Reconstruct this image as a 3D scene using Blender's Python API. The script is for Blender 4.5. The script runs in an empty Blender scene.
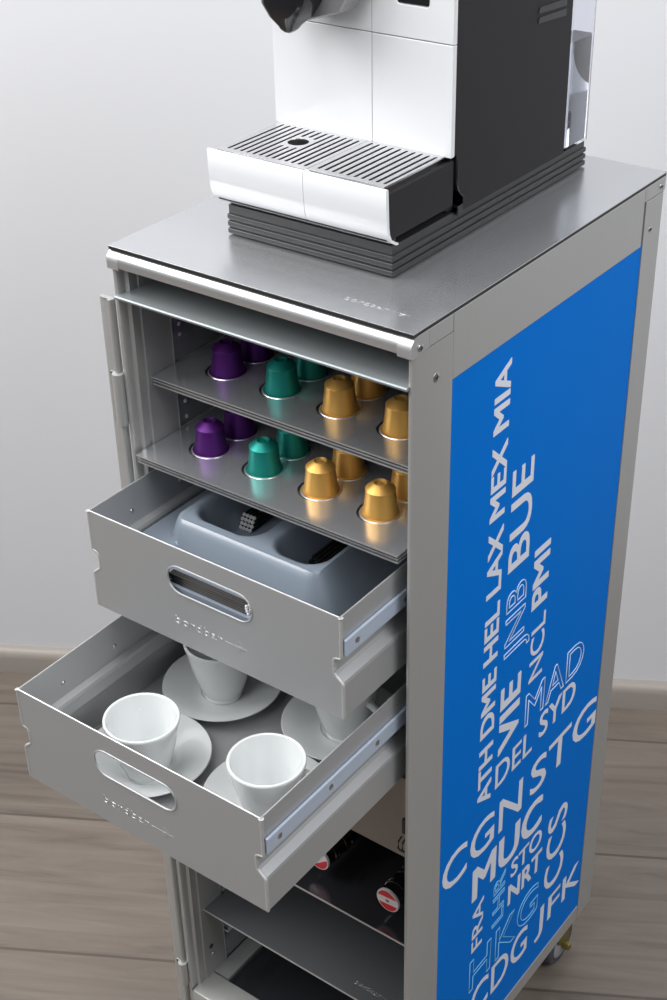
import bpy, bmesh, math, random
from mathutils import Vector, Matrix

random.seed(4)
S = bpy.context.scene
C = S.collection

# ------------------------------------------------------------------ camera, light, exposure
cam_data = bpy.data.cameras.new('camera')
cam = bpy.data.objects.new('camera', cam_data)
C.objects.link(cam)
right = Vector((0.80307078, 0.59554256, -0.02015912))
down = Vector((0.30248152, -0.43656804, -0.84729763))
fwd = Vector((-0.51340263, 0.67434221, -0.53073565))
M = Matrix((right, -down, -fwd)).transposed().to_4x4()
M.translation = Vector((0.82772677, -0.78961042, 1.48560877))
cam.matrix_world = M
cam_data.sensor_fit = 'VERTICAL'
cam_data.sensor_height = 36.0
cam_data.lens = 1462.97 * 36.0 / 1000.0
cam_data.clip_start = 0.02
S.camera = cam

world = bpy.data.worlds.new('studio')
S.world = world
world.use_nodes = True
wn = world.node_tree.nodes
wl = world.node_tree.links
wbg = wn['Background']
tc = wn.new('ShaderNodeTexCoord')
sep = wn.new('ShaderNodeSeparateXYZ')
wr = wn.new('ShaderNodeValToRGB')
wr.color_ramp.elements[0].position = 0.42
wr.color_ramp.elements[0].color = (0.16, 0.15, 0.14, 1)
wr.color_ramp.elements[1].position = 1.0
wr.color_ramp.elements[1].color = (0.80, 0.82, 0.86, 1)
mp = wn.new('ShaderNodeMath'); mp.operation = 'MULTIPLY_ADD'
mp.inputs[1].default_value = 0.5; mp.inputs[2].default_value = 0.5
wl.new(tc.outputs['Generated'], sep.inputs[0])
wl.new(sep.outputs['Z'], mp.inputs[0])
wl.new(mp.outputs[0], wr.inputs[0])
wl.new(wr.outputs[0], wbg.inputs[0])
wbg.inputs[1].default_value = 0.62


def area(name, loc, target, sx, sy, power, col=(1, 1, 1)):
    d = bpy.data.lights.new(name, 'AREA')
    d.shape = 'RECTANGLE'
    d.size, d.size_y, d.energy, d.color = sx, sy, power, col
    o = bpy.data.objects.new(name, d)
    C.objects.link(o)
    o.location = loc
    o.rotation_euler = (Vector(target) - Vector(loc)).to_track_quat('-Z', 'Y').to_euler()
    return o


area('softbox_left', (-1.25, -0.75, 2.15), (0.1, 0.15, 0.95), 1.2, 1.2, 41, (1, 0.99, 0.98))
area('softbox_front', (0.0, -1.45, 2.15), (0.15, 0.0, 0.9), 1.0, 1.0, 15, (0.97, 0.98, 1.0))
area('softbox_right', (1.75, -0.15, 2.2), (0.45, 0.55, 0.9), 1.0, 1.0, 17, (0.96, 0.98, 1.0))
area('overhead_fill', (0.05, -0.35, 2.75), (0.1, -0.05, 0.8), 1.2, 1.2, 20, (1, 1, 1))  # unseen fill added overhead to brighten the drawer interiors
area('wall_fill', (1.55, 0.25, 1.75), (0.75, 1.30, 1.15), 0.9, 1.2, 9, (0.97, 0.98, 1.0))  # unseen fill added at the right to brighten the wall

S.view_settings.view_transform = 'Standard'
S.view_settings.look = 'None'
S.view_settings.gamma = 1.0
S.view_settings.use_curve_mapping = False
S.view_settings.exposure = 0.0


# ------------------------------------------------------------------ materials
def mat(name, col, rough=0.5, metal=0.0, noise=None, spec=0.5, coat=0.0, aniso=0.0, bump=0.0, brushed=None):
    m = bpy.data.materials.new(name)
    m.use_nodes = True
    nt = m.node_tree
    b = nt.nodes['Principled BSDF']
    b.inputs['Base Color'].default_value = (*col, 1)
    b.inputs['Roughness'].default_value = rough
    b.inputs['Metallic'].default_value = metal
    b.inputs['Specular IOR Level'].default_value = spec
    b.inputs['Coat Weight'].default_value = coat
    b.inputs['Coat Roughness'].default_value = 0.05
    b.inputs['Anisotropic'].default_value = aniso
    t = nt.nodes.new('ShaderNodeTexCoord')
    mpn = nt.nodes.new('ShaderNodeMapping')
    nz = nt.nodes.new('ShaderNodeTexNoise')
    mpn.inputs['Scale'].default_value = brushed or (60, 60, 60)
    nz.inputs['Scale'].default_value = 1.0
    nz.inputs['Detail'].default_value = 4
    nt.links.new(t.outputs['Object'], mpn.inputs[0])
    nt.links.new(mpn.outputs[0], nz.inputs['Vector'])
    rmp = nt.nodes.new('ShaderNodeMapRange')
    k = noise if noise is not None else 0.06
    rmp.inputs['To Min'].default_value = max(0.02, rough - k)
    rmp.inputs['To Max'].default_value = rough + k
    nt.links.new(nz.outputs[0], rmp.inputs[0])
    nt.links.new(rmp.outputs[0], b.inputs['Roughness'])
    if bump:
        bp = nt.nodes.new('ShaderNodeBump')
        bp.inputs['Strength'].default_value = bump
        bp.inputs['Distance'].default_value = 0.0005
        nt.links.new(nz.outputs[0], bp.inputs['Height'])
        nt.links.new(bp.outputs[0], b.inputs['Normal'])
    return m


ALU = mat('anodised_aluminium', (0.45, 0.45, 0.44), 0.42, 0.50, brushed=(200, 200, 30))
ALU_BRIGHT = mat('polished_aluminium', (0.72, 0.73, 0.74), 0.30, 0.85, brushed=(8, 300, 300), noise=0.04)
ALU_TOP = mat('brushed_top_sheet', (0.55, 0.56, 0.575), 0.25, 0.80, brushed=(8, 60, 8), noise=0.006)
ALU_DRAWER = mat('drawer_aluminium', (0.44, 0.445, 0.45), 0.45, 0.50, brushed=(60, 60, 200), noise=0.05)
ALU_TRAY = mat('tray_aluminium', (0.58, 0.595, 0.62), 0.20, 0.80, brushed=(8, 60, 20), noise=0.006)
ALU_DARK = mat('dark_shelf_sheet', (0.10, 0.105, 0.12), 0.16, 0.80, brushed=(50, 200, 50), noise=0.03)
ALU_IN = mat('inner_aluminium', (0.60, 0.61, 0.63), 0.45, 0.45, brushed=(60, 60, 60))
ALU_CAP = mat('corner_cap_aluminium', (0.56, 0.56, 0.56), 0.40, 0.70, brushed=(100, 100, 100))
EDGE = mat('bare_metal_edge', (0.68, 0.68, 0.68), 0.40, 0.8)
RUNNER_BLUE = mat('slide_strip_film', (0.50, 0.58, 0.70), 0.35, 0.3)
SCREW = mat('steel_screw', (0.55, 0.55, 0.55), 0.28, 1.0)
BLUE = mat('blue_panel_film', (0.0, 0.155, 0.60), 0.40, 0.0, spec=0.02, noise=0.02)
WHITE_INK = mat('white_lettering', (0.72, 0.74, 0.80), 0.5)
PALE_INK = mat('pale_blue_lettering', (0.58, 0.74, 0.92), 0.5)
CYAN_INK = mat('cyan_lettering', (0.20, 0.55, 0.85), 0.5)
GLOSS_WHITE = mat('gloss_white_plastic', (0.70, 0.71, 0.73), 0.12, 0.0, coat=0.15, noise=0.01)
BLACK_PL = mat('matt_black_plastic', (0.014, 0.0125, 0.014), 0.5, 0.0, spec=0.28, bump=0.15, brushed=(1500, 1500, 1500))
BLACK_GL = mat('gloss_black_plastic', (0.012, 0.012, 0.014), 0.12, 0.0, noise=0.01)
GREY_PL = mat('dark_grey_plastic', (0.026, 0.026, 0.028), 0.33, 0.0)
GRATE = mat('stainless_grate', (0.66, 0.66, 0.67), 0.24, 1.0, brushed=(30, 20, 60), noise=0.01)
SEAM = mat('seam_grey', (0.25, 0.25, 0.26), 0.5)
PURPLE = mat('purple_capsule', (0.085, 0.010, 0.155), 0.42, 0.60, noise=0.03)
GREEN = mat('green_capsule', (0.008, 0.24, 0.20), 0.42, 0.60, noise=0.03)
GOLD = mat('gold_capsule', (0.66, 0.37, 0.09), 0.42, 0.65, noise=0.03)
FOIL = mat('capsule_foil_rim', (0.85, 0.85, 0.85), 0.3, 0.9)
PORC = mat('white_porcelain', (0.68, 0.70, 0.70), 0.10, 0.0, coat=0.5, noise=0.01)
PORC_FOOT = mat('unglazed_foot', (0.5, 0.5, 0.5), 0.7)
ORG = mat('grey_plastic_organizer', (0.20, 0.235, 0.28), 0.30, 0.0, coat=0.2, noise=0.01)
STICK = mat('black_stick', (0.012, 0.012, 0.012), 0.35)
STICK_DK = mat('dark_steel_blade', (0.055, 0.052, 0.05), 0.3, 0.8)
STICK_END = mat('silver_tip', (0.75, 0.75, 0.75), 0.35, 0.3)
SPOUT_GREY = mat('spout_grey', (0.30, 0.30, 0.31), 0.25, 0.3)
WELD = mat('weld_metal', (0.50, 0.50, 0.49), 0.5, 0.4)
GUIDE = mat('guide_sheet', (0.34, 0.37, 0.38), 0.42, 0.5, brushed=(4, 200, 200), noise=0.03)
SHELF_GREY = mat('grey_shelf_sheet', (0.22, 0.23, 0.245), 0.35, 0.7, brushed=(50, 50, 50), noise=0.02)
BEIGE = mat('beige_panel', (0.34, 0.295, 0.255), 0.55)
BOTTLE = mat('black_glass_bottle', (0.006, 0.006, 0.007), 0.08, 0.0, coat=0.5, noise=0.01)
CAP_RED = mat('red_cap', (0.70, 0.02, 0.03), 0.4)
CAP_WHITE = mat('white_cap', (0.80, 0.78, 0.78), 0.4)
CAP_GREY = mat('cap_emblem', (0.22, 0.22, 0.22), 0.5)
RUBBER = mat('caster_rubber', (0.06, 0.06, 0.07), 0.6)
HUBM = mat('caster_hub', (0.30, 0.30, 0.34), 0.5)
BRASS = mat('yellow_zinc', (0.25, 0.20, 0.06), 0.35, 0.8)
DARK = mat('dark_gap', (0.02, 0.02, 0.02), 0.5)


def glass_mat(name, col, ior, rough=0.0):
    m = mat(name, col, rough)
    b = m.node_tree.nodes['Principled BSDF']
    for l in list(b.inputs['Roughness'].links):
        m.node_tree.links.remove(l)
    b.inputs['Roughness'].default_value = rough
    b.inputs['Transmission Weight'].default_value = 1.0
    b.inputs['IOR'].default_value = ior
    return m


CLEAR = glass_mat('clear_tank_plastic', (0.93, 0.94, 0.98), 1.25)
WATER = glass_mat('water', (0.90, 0.95, 1.0), 1.33)


def wall_mat():
    m = mat('painted_wall', (0.67, 0.675, 0.70), 0.7, noise=0.03, bump=0.08, brushed=(90, 90, 90))
    return m


def floor_mat():
    m = bpy.data.materials.new('grey_oak_planks')
    m.use_nodes = True
    nt = m.node_tree
    N, L = nt.nodes, nt.links
    b = N['Principled BSDF']
    t = N.new('ShaderNodeTexCoord')
    sx = N.new('ShaderNodeSeparateXYZ')
    L.new(t.outputs['Object'], sx.inputs[0])     # object x runs along the planks, y across

    def mth(op, a, bv=None, cv=None):
        n = N.new('ShaderNodeMath'); n.operation = op
        for i, v in enumerate((a, bv, cv)):
            if v is None: continue
            if isinstance(v, (int, float)): n.inputs[i].default_value = v
            else: L.new(v, n.inputs[i])
        return n.outputs[0]
    PW, PL = 0.238, 1.25
    yy = mth('DIVIDE', mth('SUBTRACT', sx.outputs['Y'], -0.101), PW)
    row = mth('FLOOR', yy)
    fy = mth('FRACT', yy)
    xx = mth('ADD', mth('DIVIDE', sx.outputs['X'], PL), mth('MULTIPLY', row, 0.377))
    col = mth('FLOOR', xx)
    fx = mth('FRACT', xx)
    ey = mth('MINIMUM', fy, mth('SUBTRACT', 1.0, fy))
    ex = mth('MULTIPLY', mth('MINIMUM', fx, mth('SUBTRACT', 1.0, fx)), PL / PW)
    e = mth('MINIMUM', ex, ey)
    groove = mth('LESS_THAN', e, 0.009)
    cmb = N.new('ShaderNodeCombineXYZ')
    L.new(mth('MULTIPLY_ADD', row, 3.1, mth('MULTIPLY', sx.outputs['X'], 3.2)), cmb.inputs[0])
    L.new(mth('MULTIPLY_ADD', col, 7.7, mth('MULTIPLY', sx.outputs['Y'], 34.0)), cmb.inputs[1])
    L.new(mth('MULTIPLY', row, 1.7), cmb.inputs[2])
    n1 = N.new('ShaderNodeTexNoise'); n1.inputs['Scale'].default_value = 1.0; n1.inputs['Detail'].default_value = 8
    n1.inputs['Roughness'].default_value = 0.62; n1.inputs['Distortion'].default_value = 0.9
    L.new(cmb.outputs[0], n1.inputs['Vector'])
    r = N.new('ShaderNodeValToRGB')
    r.color_ramp.elements[0].position = 0.25; r.color_ramp.elements[0].color = (0.088, 0.071, 0.057, 1)
    r.color_ramp.elements[1].position = 0.72; r.color_ramp.elements[1].color = (0.195, 0.165, 0.137, 1)
    x = r.color_ramp.elements.new(0.45); x.color = (0.148, 0.122, 0.101, 1)
    L.new(n1.outputs[0], r.inputs[0])
    wn_ = N.new('ShaderNodeTexWhiteNoise'); wn_.noise_dimensions = '2D'
    cb2 = N.new('ShaderNodeCombineXYZ'); L.new(row, cb2.inputs[0]); L.new(col, cb2.inputs[1])
    L.new(cb2.outputs[0], wn_.inputs['Vector'])
    hsv = N.new('ShaderNodeHueSaturation')
    L.new(mth('MULTIPLY_ADD', wn_.outputs[0], 0.16, 0.92), hsv.inputs['Value'])
    L.new(r.outputs[0], hsv.inputs['Color'])
    # a few knots
    vor = N.new('ShaderNodeTexVoronoi'); vor.inputs['Scale'].default_value = 1.0
    cb3 = N.new('ShaderNodeCombineXYZ')
    L.new(mth('MULTIPLY', sx.outputs['X'], 3.0), cb3.inputs[0]); L.new(mth('MULTIPLY', sx.outputs['Y'], 6.0), cb3.inputs[1])
    L.new(cb3.outputs[0], vor.inputs['Vector'])
    kn = mth('LESS_THAN', vor.outputs['Distance'], 0.035)
    mx = N.new('ShaderNodeMix'); mx.data_type = 'RGBA'
    L.new(mth('MAXIMUM', mth('MULTIPLY', kn, 0.45), mth('MULTIPLY', groove, 0.75)), mx.inputs[0])
    L.new(hsv.outputs[0], mx.inputs[6]); mx.inputs[7].default_value = (0.07, 0.055, 0.045, 1)
    L.new(mx.outputs[2], b.inputs['Base Color'])
    b.inputs['Roughness'].default_value = 0.5
    bp = N.new('ShaderNodeBump'); bp.inputs['Strength'].default_value = 0.25; bp.inputs['Distance'].default_value = 0.001
    L.new(n1.outputs[0], bp.inputs['Height']); L.new(bp.outputs[0], b.inputs['Normal'])
    return m


SKIRT = mat('skirting_wood', (0.33, 0.295, 0.265), 0.45, brushed=(4, 60, 60))


# ------------------------------------------------------------------ helpers
def new_obj(name, me, parent=None, label=None):
    o = bpy.data.objects.new(name, me)
    C.objects.link(o)
    if parent is not None:
        o.parent = parent
        p = parent
        off = Vector((0, 0, 0))
        while p is not None:
            off += p.location
            p = p.parent
        if not parent.get('_local'):
            o.location = -off
    if label:
        o['label'] = label
    return o


def smooth(me, ang=38):
    for p in me.polygons:
        p.use_smooth = True
    try:
        me.set_sharp_from_angle(angle=math.radians(ang))
    except Exception:
        pass


def obj(name, bm, m, parent=None, label=None, bevel=0, seg=2, sm=True, solid=0):
    me = bpy.data.meshes.new(name)
    bmesh.ops.remove_doubles(bm, verts=bm.verts, dist=1e-7)
    bmesh.ops.recalc_face_normals(bm, faces=bm.faces)
    bm.to_mesh(me)
    bm.free()
    for mm in (m if isinstance(m, (list, tuple)) else [m]):
        me.materials.append(mm)
    if sm:
        smooth(me)
    o = new_obj(name, me, parent, label)
    if solid:
        s = o.modifiers.new('s', 'SOLIDIFY'); s.thickness = solid; s.offset = 0
    if bevel:
        b = o.modifiers.new('b', 'BEVEL')
        b.width = bevel; b.segments = seg; b.limit_method = 'ANGLE'; b.angle_limit = math.radians(40)
        b.harden_normals = True
    return o


def box(x0, x1, y0, y1, z0, z1, bm=None, mi=0):
    bm = bm or bmesh.new()
    v = [bm.verts.new((x, y, z)) for x in (x0, x1) for y in (y0, y1) for z in (z0, z1)]
    for q in ((0, 1, 3, 2), (4, 6, 7, 5), (0, 4, 5, 1), (2, 3, 7, 6), (0, 2, 6, 4), (1, 5, 7, 3)):
        f = bm.faces.new([v[i] for i in q]); f.material_index = mi
    return bm


def prism(pts, axis, a, b, bm=None, mi=0):
    """extrude a closed 2D outline along an axis. axis z: pts=(x,y); y: (x,z); x: (y,z)"""
    bm = bm or bmesh.new()

    def P(p, t):
        return {'z': (p[0], p[1], t), 'y': (p[0], t, p[1]), 'x': (t, p[0], p[1])}[axis]
    A = [bm.verts.new(P(p, a)) for p in pts]
    B = [bm.verts.new(P(p, b)) for p in pts]
    n = len(pts)
    for i in range(n):
        f = bm.faces.new((A[i], A[(i + 1) % n], B[(i + 1) % n], B[i])); f.material_index = mi
    for fv in (A[::-1], B):
        f = bm.faces.new(fv); f.material_index = mi
        bmesh.ops.triangulate(bm, faces=[f], ngon_method='EAR_CLIP')
    return bm


def strip(pts, axis, a, b, bm=None):
    """open profile swept along an axis, no thickness (use solid=)"""
    bm = bm or bmesh.new()

    def P(p, t):
        return {'z': (p[0], p[1], t), 'y': (p[0], t, p[1]), 'x': (t, p[0], p[1])}[axis]
    A = [bm.verts.new(P(p, a)) for p in pts]
    B = [bm.verts.new(P(p, b)) for p in pts]
    for i in range(len(pts) - 1):
        bm.faces.new((A[i], A[i + 1], B[i + 1], B[i]))
    return bm


def lathe(prof, n=48, bm=None, o=(0, 0, 0), axis='z', mi=0, close=True):
    bm = bm or bmesh.new()
    rings = []
    for r, h in prof:
        if r < 1e-6:
            rings.append([bm.verts.new(_ax(0, 0, h, o, axis))])
        else:
            rings.append([bm.verts.new(_ax(r * math.cos(2 * math.pi * i / n), r * math.sin(2 * math.pi * i / n), h, o, axis)) for i in range(n)])
    for k in range(len(rings) - 1):
        A, B = rings[k], rings[k + 1]
        for i in range(n):
            j = (i + 1) % n
            vs = [A[i % len(A)], A[j % len(A)], B[j % len(B)], B[i % len(B)]]
            u = []
            for v in vs:
                if v not in u: u.append(v)
            if len(u) > 2:
                f = bm.faces.new(u); f.material_index = mi
    return bm


def _ax(x, y, h, o, axis):
    if axis == 'z': p = (x, y, h)
    elif axis == 'y': p = (x, h, y)
    else: p = (h, x, y)
    return (p[0] + o[0], p[1] + o[1], p[2] + o[2])


def tube(path, r, n=10, bm=None, flat=1.0, ref=(0, 0, 1)):
    """round tube along a list of points (r may be a list)"""
    bm = bm or bmesh.new()
    P = [Vector(p) for p in path]
    rings = []
    ref = Vector(ref)
    for i, p in enumerate(P):
        d = (P[min(i + 1, len(P) - 1)] - P[max(i - 1, 0)]).normalized()
        a = d.cross(ref)
        if a.length < 1e-3: a = d.cross(Vector((1, 0, 0)))
        a.normalize(); b = d.cross(a).normalized()
        rr = r[i] if isinstance(r, (list, tuple)) else r
        rings.append([bm.verts.new(p + a * rr * math.cos(2 * math.pi * k / n) + b * rr * flat * math.sin(2 * math.pi * k / n)) for k in range(n)])
    for k in range(len(rings) - 1):
        for i in range(n):
            bm.faces.new((rings[k][i], rings[k][(i + 1) % n], rings[k + 1][(i + 1) % n], rings[k + 1][i]))
    bm.faces.new(rings[0][::-1]); bm.faces.new(rings[-1])
    return bm


def rrect(cx, cy, w, h, r, n=6):
    pts = []
    r = min(r, w / 2 - 1e-6, h / 2 - 1e-6)
    for (sx, sy, a0) in ((1, 1, 0), (-1, 1, 90), (-1, -1, 180), (1, -1, 270)):
        for k in range(n + 1):
            a = math.radians(a0 + 90 * k / n)
            pts.append((cx + sx * (w / 2 - r) + r * math.cos(a), cy + sy * (h / 2 - r) + r * math.sin(a)))
    return pts


def circle(cx, cy, r, n=40):
    return [(cx + r * math.cos(2 * math.pi * i / n), cy + r * math.sin(2 * math.pi * i / n)) for i in range(n)]


def curve_to_mesh(cu, name):
    tmp = bpy.data.objects.new('tmp', cu)
    C.objects.link(tmp)
    dg = bpy.context.evaluated_depsgraph_get()
    dg.update()
    me = bpy.data.meshes.new_from_object(tmp.evaluated_get(dg))
    me.name = name
    bpy.data.objects.remove(tmp)
    return me


def plate(name, outline, holes, th, frame, m, parent=None, label=None, bev=0.0):
    """flat sheet with holes. frame = Matrix mapping (u, v, w) to world; thickness th centred on w=0"""
    cu = bpy.data.curves.new(name, 'CURVE')
    cu.dimensions = '2D'
    cu.fill_mode = 'BOTH'
    for pts in [outline] + holes:
        s = cu.splines.new('POLY')
        s.points.add(len(pts) - 1)
        for i, p in enumerate(pts):
            s.points[i].co = (p[0], p[1], 0, 1)
        s.use_cyclic_u = True
    cu.extrude = th / 2 - bev
    cu.bevel_depth = bev
    cu.offset = -bev
    cu.bevel_resolution = 1
    me = curve_to_mesh(cu, name)
    me.transform(frame)
    me.materials.clear(); me.materials.append(m)
    smooth(me, 30)
    return new_obj(name, me, parent, label)


def frame(x, y, o):
    x = Vector(x); y = Vector(y)
    z = x.cross(y)
    f = Matrix((x, y, z)).transposed().to_4x4()
    f.translation = Vector(o)
    return f


def text_mesh(name, body, height, width, fr, m, parent, bold=0.0, outline=0.0, ext=0.0001, label=None, fit=True, space=1.0, fat=0.0):
    """lettering of a given cap height and width laid on the plane fr"""
    cu = bpy.data.curves.new(name, 'FONT')
    cu.body = body
    cu.size = 1.0
    cu.space_character = space
    cu.resolution_u = 4

    def measure():
        me_ = curve_to_mesh(cu, name)
        xs = [v.co.x for v in me_.vertices]; ys = [v.co.y for v in me_.vertices]
        return me_, min(xs), max(xs), min(ys), max(ys)
    cu.offset = bold
    me, x0, x1, y0, y1 = measure()
    capcu = 0.729 + 2 * bold
    s = height / capcu
    if fit:
        for _ in range(5):
            w = (x1 - x0) * s
            n = max(1, len(body) - 1)
            cu.space_character = max(0.72, cu.space_character + (width - w) / s / n / 0.62)
            me, x0, x1, y0, y1 = measure()
            if abs((x1 - x0) * s - width) < 0.002: break
    sxx = width / (x1 - x0)
    if outline:
        cu.fill_mode = 'NONE'
        cu.bevel_depth = outline / s
        cu.bevel_resolution = 1
        me, *_ = measure()
    else:
        cu.extrude = ext / s
        me, *_ = measure()
    T = Matrix.Diagonal((sxx, s, s, 1)) @ Matrix.Translation((-x0, bold, 0))
    if fat:                      # heavier strokes: the same letters laid side by side a hair apart
        bmf = bmesh.new()
        for q, (ax_, ay_) in enumerate(((-1, 0), (-.33, 0), (.33, 0), (1, 0), (-.8, .6), (.8, .6), (-.8, -.6), (.8, -.6))):
            m2 = me.copy(); m2.transform(Matrix.Translation((ax_ * fat, ay_ * fat, q * .00002 / s)))
            bmf.from_mesh(m2); bpy.data.meshes.remove(m2)
        bmf.to_mesh(me); bmf.free()
    me.transform(fr @ T)
    me.materials.clear(); me.materials.append(m)
    return new_obj(name, me, parent, label)


def tag(o, label, cat, group=None):
    o['label'] = label
    o['category'] = cat
    if group: o['group'] = group
    return o


def thing(name, label, cat, loc, group=None, local=False):
    o = bpy.data.objects.new(name, None)
    C.objects.link(o)
    o.location = loc
    o.empty_display_size = 0.02
    if local: o['_local'] = 1
    return tag(o, label, cat, group)


def dup(root, loc, rz, label, group=None):
    r = root.copy(); C.objects.link(r)
    r.location = loc; r.rotation_euler = (0, 0, rz)
    r['label'] = label
    if group: r['group'] = group
    for ch in list(root.children):
        c_ = ch.copy(); C.objects.link(c_); c_.parent = r
        for g in ch.children:
            d = g.copy(); C.objects.link(d); d.parent = c_
    return r


# ------------------------------------------------------------------ the room
A30 = math.atan2(0.501, 0.866)
ca, sa = math.cos(A30), math.sin(A30)


def room(u, n, z):          # u along the wall, n across towards the wall
    return (u * ca - n * sa, u * sa + n * ca, z)


bm = box(-3.2, 3.2, -3.2, 0.725, -0.02, 0.0)
fl = obj('floor', bm, floor_mat(), sm=False); fl.rotation_euler = (0, 0, A30); fl['kind'] = 'structure'
bm = box(-3.2, 3.2, 0.703, 0.80, -0.02, 2.7)
wa = obj('wall_back', bm, wall_mat(), sm=False); wa.rotation_euler = (0, 0, A30); wa['kind'] = 'structure'
prof = [(0.703, 0.0), (0.688, 0.0), (0.688, 0.030), (0.6888, 0.036), (0.692, 0.042), (0.697, 0.045), (0.703, 0.046)]
bm = prism(prof, 'x', -3.2, 3.2)
bb = obj('baseboard_back', bm, SKIRT); bb.rotation_euler = (0, 0, A30); bb['kind'] = 'structure'

# ------------------------------------------------------------------ the trolley
W, D, H = 0.302, 0.4095, 1.030
ZB = 0.0956
tr = thing('service_trolley', 'aluminium galley trolley with blue lettered side panel and open front, standing on planks', 'trolley', (W / 2, D / 2, 0))

post = [(0, .056), (0, .0055), (.0006, .0030), (.0018, .0012), (.0032, .0008), (.0048, .0014), (.0056, .0032),
        (.0056, .010), (.0088, .0115), (.0088, .0175), (.0076, .0185), (.0076, .0215), (.0094, .0222), (.0094, .056)]


def mir(pts, mx=True, my=False):
    return [(W - x if mx else x, D - y if my else y) for x, y in pts]


for nm, pts in (('l', post), ('r', mir(post))):
    pts2 = list(pts)
    if nm == 'r': pts2 = [(x, (y if y < .04 else .0535)) for x, y in pts]
    obj('corner_post', prism(pts2, 'z', ZB, 1.0115), ALU, tr)
bpost = [(0, .037), (0, .003), (.003, 0), (.030, 0), (.030, .004), (.006, .006), (.006, .037)]
for mx in (False, True):
    obj('corner_post', prism(mir(bpost, mx, True), 'z', ZB, 1.0125), ALU, tr, bevel=.0004)
# sides
for side, xa, xb in (('right', W - .006, W), ('left', 0, .006)):
    obj('side_rail', box(xa, xb, .0538, .3690, .971, 1.0266), ALU, tr, bevel=.0008)
    obj('side_rail', box(xa, xb, .0538, .3715, ZB, .117), ALU, tr, bevel=.0005)
gp = obj('graphic_panel', box(W - .005, W - .0010, .0535, .3722, .1172, .9708), BLUE, tr, bevel=.0003, label='blue panel with white airport codes')
obj('side_panel', box(.001, .005, .0560, .3697, .1172, .9708), ALU, tr)
obj('inner_liner', box(.0052, .0080, .0565, .395, .118, 1.012), ALU_TRAY, tr)
obj('liner_edge', box(.0080, .0098, .0560, .0572, .124, .985), EDGE, tr)
obj('inner_liner', box(W - .0080, W - .0052, .0540, .395, .118, 1.012), ALU_IN, tr)
obj('back_panel', box(.008, W - .008, .3985, .4015, .10, 1.012), ALU_IN, tr)
# top: frame extrusion with rounded nose, corner caps, plate
nose = []
for k in range(13):
    a = math.radians(90 + 96 * k / 12)
    nose.append((.0065 + .0094 * math.cos(a), 1.0172 + .0094 * math.sin(a)))
nose += [(-.0022, 1.0128), (-.001, 1.0120), (.004, 1.0120), (.014, 1.0140), (.02, 1.0265)]
obj('front_rail', prism(nose, 'x', .0120, W - .0120), ALU_BRIGHT, tr, bevel=.0003)
cap = [(.0204, 1.0268)]
for k in range(15):
    a = math.radians(90 + 88 * k / 14)
    cap.append((.0065 + .0098 * math.cos(a), 1.0170 + .0098 * math.sin(a)))
cap += [(-.0030, 1.0114), (-.0020, 1.0104), (.002, 1.0104), (.008, 1.0116), (.0205, 1.0118)]
for xa, xb in ((0, .0125), (W - .0125, W)):
    obj('corner_cap', prism(cap, 'x', xa, xb), ALU_CAP, tr, bevel=.0010, seg=3)
for xa, xb in ((0, .010), (W - .010, W)):
    obj('top_rail', box(xa, xb, .0205, .0535, 1.0118, 1.0266), ALU, tr, bevel=.0008)
    obj('top_rail', box(xa, xb, .3693, D, 1.0128, 1.0266), ALU, tr, bevel=.0010)
obj('top_rail', box(.010, W - .010, D - .010, D, 1.0120, 1.0270), ALU, tr, bevel=.0015)
obj('top_gap_shade', box(.0004, W - .0002, .0004, D - .0004, 1.0266, 1.0293), DARK, tr)  # dark strip standing in for the shaded gap under the top plate
tp = obj('top_panel', box(0, W, 0, D, 1.0293, H), ALU_TOP, tr, bevel=.0002)


def screw(p, ax, par, r=.0032):
    bm = lathe([(0, .0011), (r * .6, .0010), (r * .95, .0004), (r, 0), (r, -.0004), (0, -.0004)], 20, axis=ax, o=p)
    if ax == 'y':
        bmesh.ops.scale(bm, vec=(1, -1, 1), verts=bm.verts, space=Matrix.Translation(-Vector(p)))
    e = .0011
    if ax == 'x':
        box(p[0] + e - .0002, p[0] + e + .0001, p[1] - r * .55, p[1] + r * .55, p[2] - .0004, p[2] + .0004, bm, 1)
        box(p[0] + e - .0002, p[0] + e + .0001, p[1] - .0004, p[1] + .0004, p[2] - r * .55, p[2] + r * .55, bm, 1)
    return obj('screw', bm, [SCREW, DARK], par)


screw((W + .0005, .0085, 1.0165), 'x', tr)
screw((W, .0310, .9830), 'x', tr, .0042)
screw((W, .0300, .1150), 'x', tr)
screw((W + .0002, .4000, 1.0190), 'x', tr, .0028)
screw((W, .3850, .9830), 'x', tr, .0028)
# opening lip under the rail
obj('guide_plate', prism([(-.0022, .9868), (-.0030, .9856), (-.0022, .9836), (.0, .9842), (.001, .9858), (.12, .9858), (.12, .9868)], 'x', .0038, W - .0038), GUIDE, tr, bevel=.0002)
# runner ledges on both inner walls
levels = [.8902, .8244, .7592, .6338, .485, .4200, .3485, .2885, .2265, .1700]
for z in levels:
    dx = .0185 if abs(z - .7592) < .001 or abs(z - .6338) < .001 else .0150
    for s in (0, 1):
        pf = [(.0078, z), (.0078, z + .010), (.0092, z + .010), (.0092, z + .0028), (dx, z + .0028), (dx, z)]
        if z < .80 and z > .6: pf = [(.0078, z), (.0078, z + .0028), (dx, z + .0028), (dx, z)]
        if s: pf = [(W - x, zz) for x, zz in pf]
        obj('runner_ledge', prism(pf, 'y', .058 if z > .8 or z < .6 else .045, .392), ALU_IN, tr)
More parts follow.
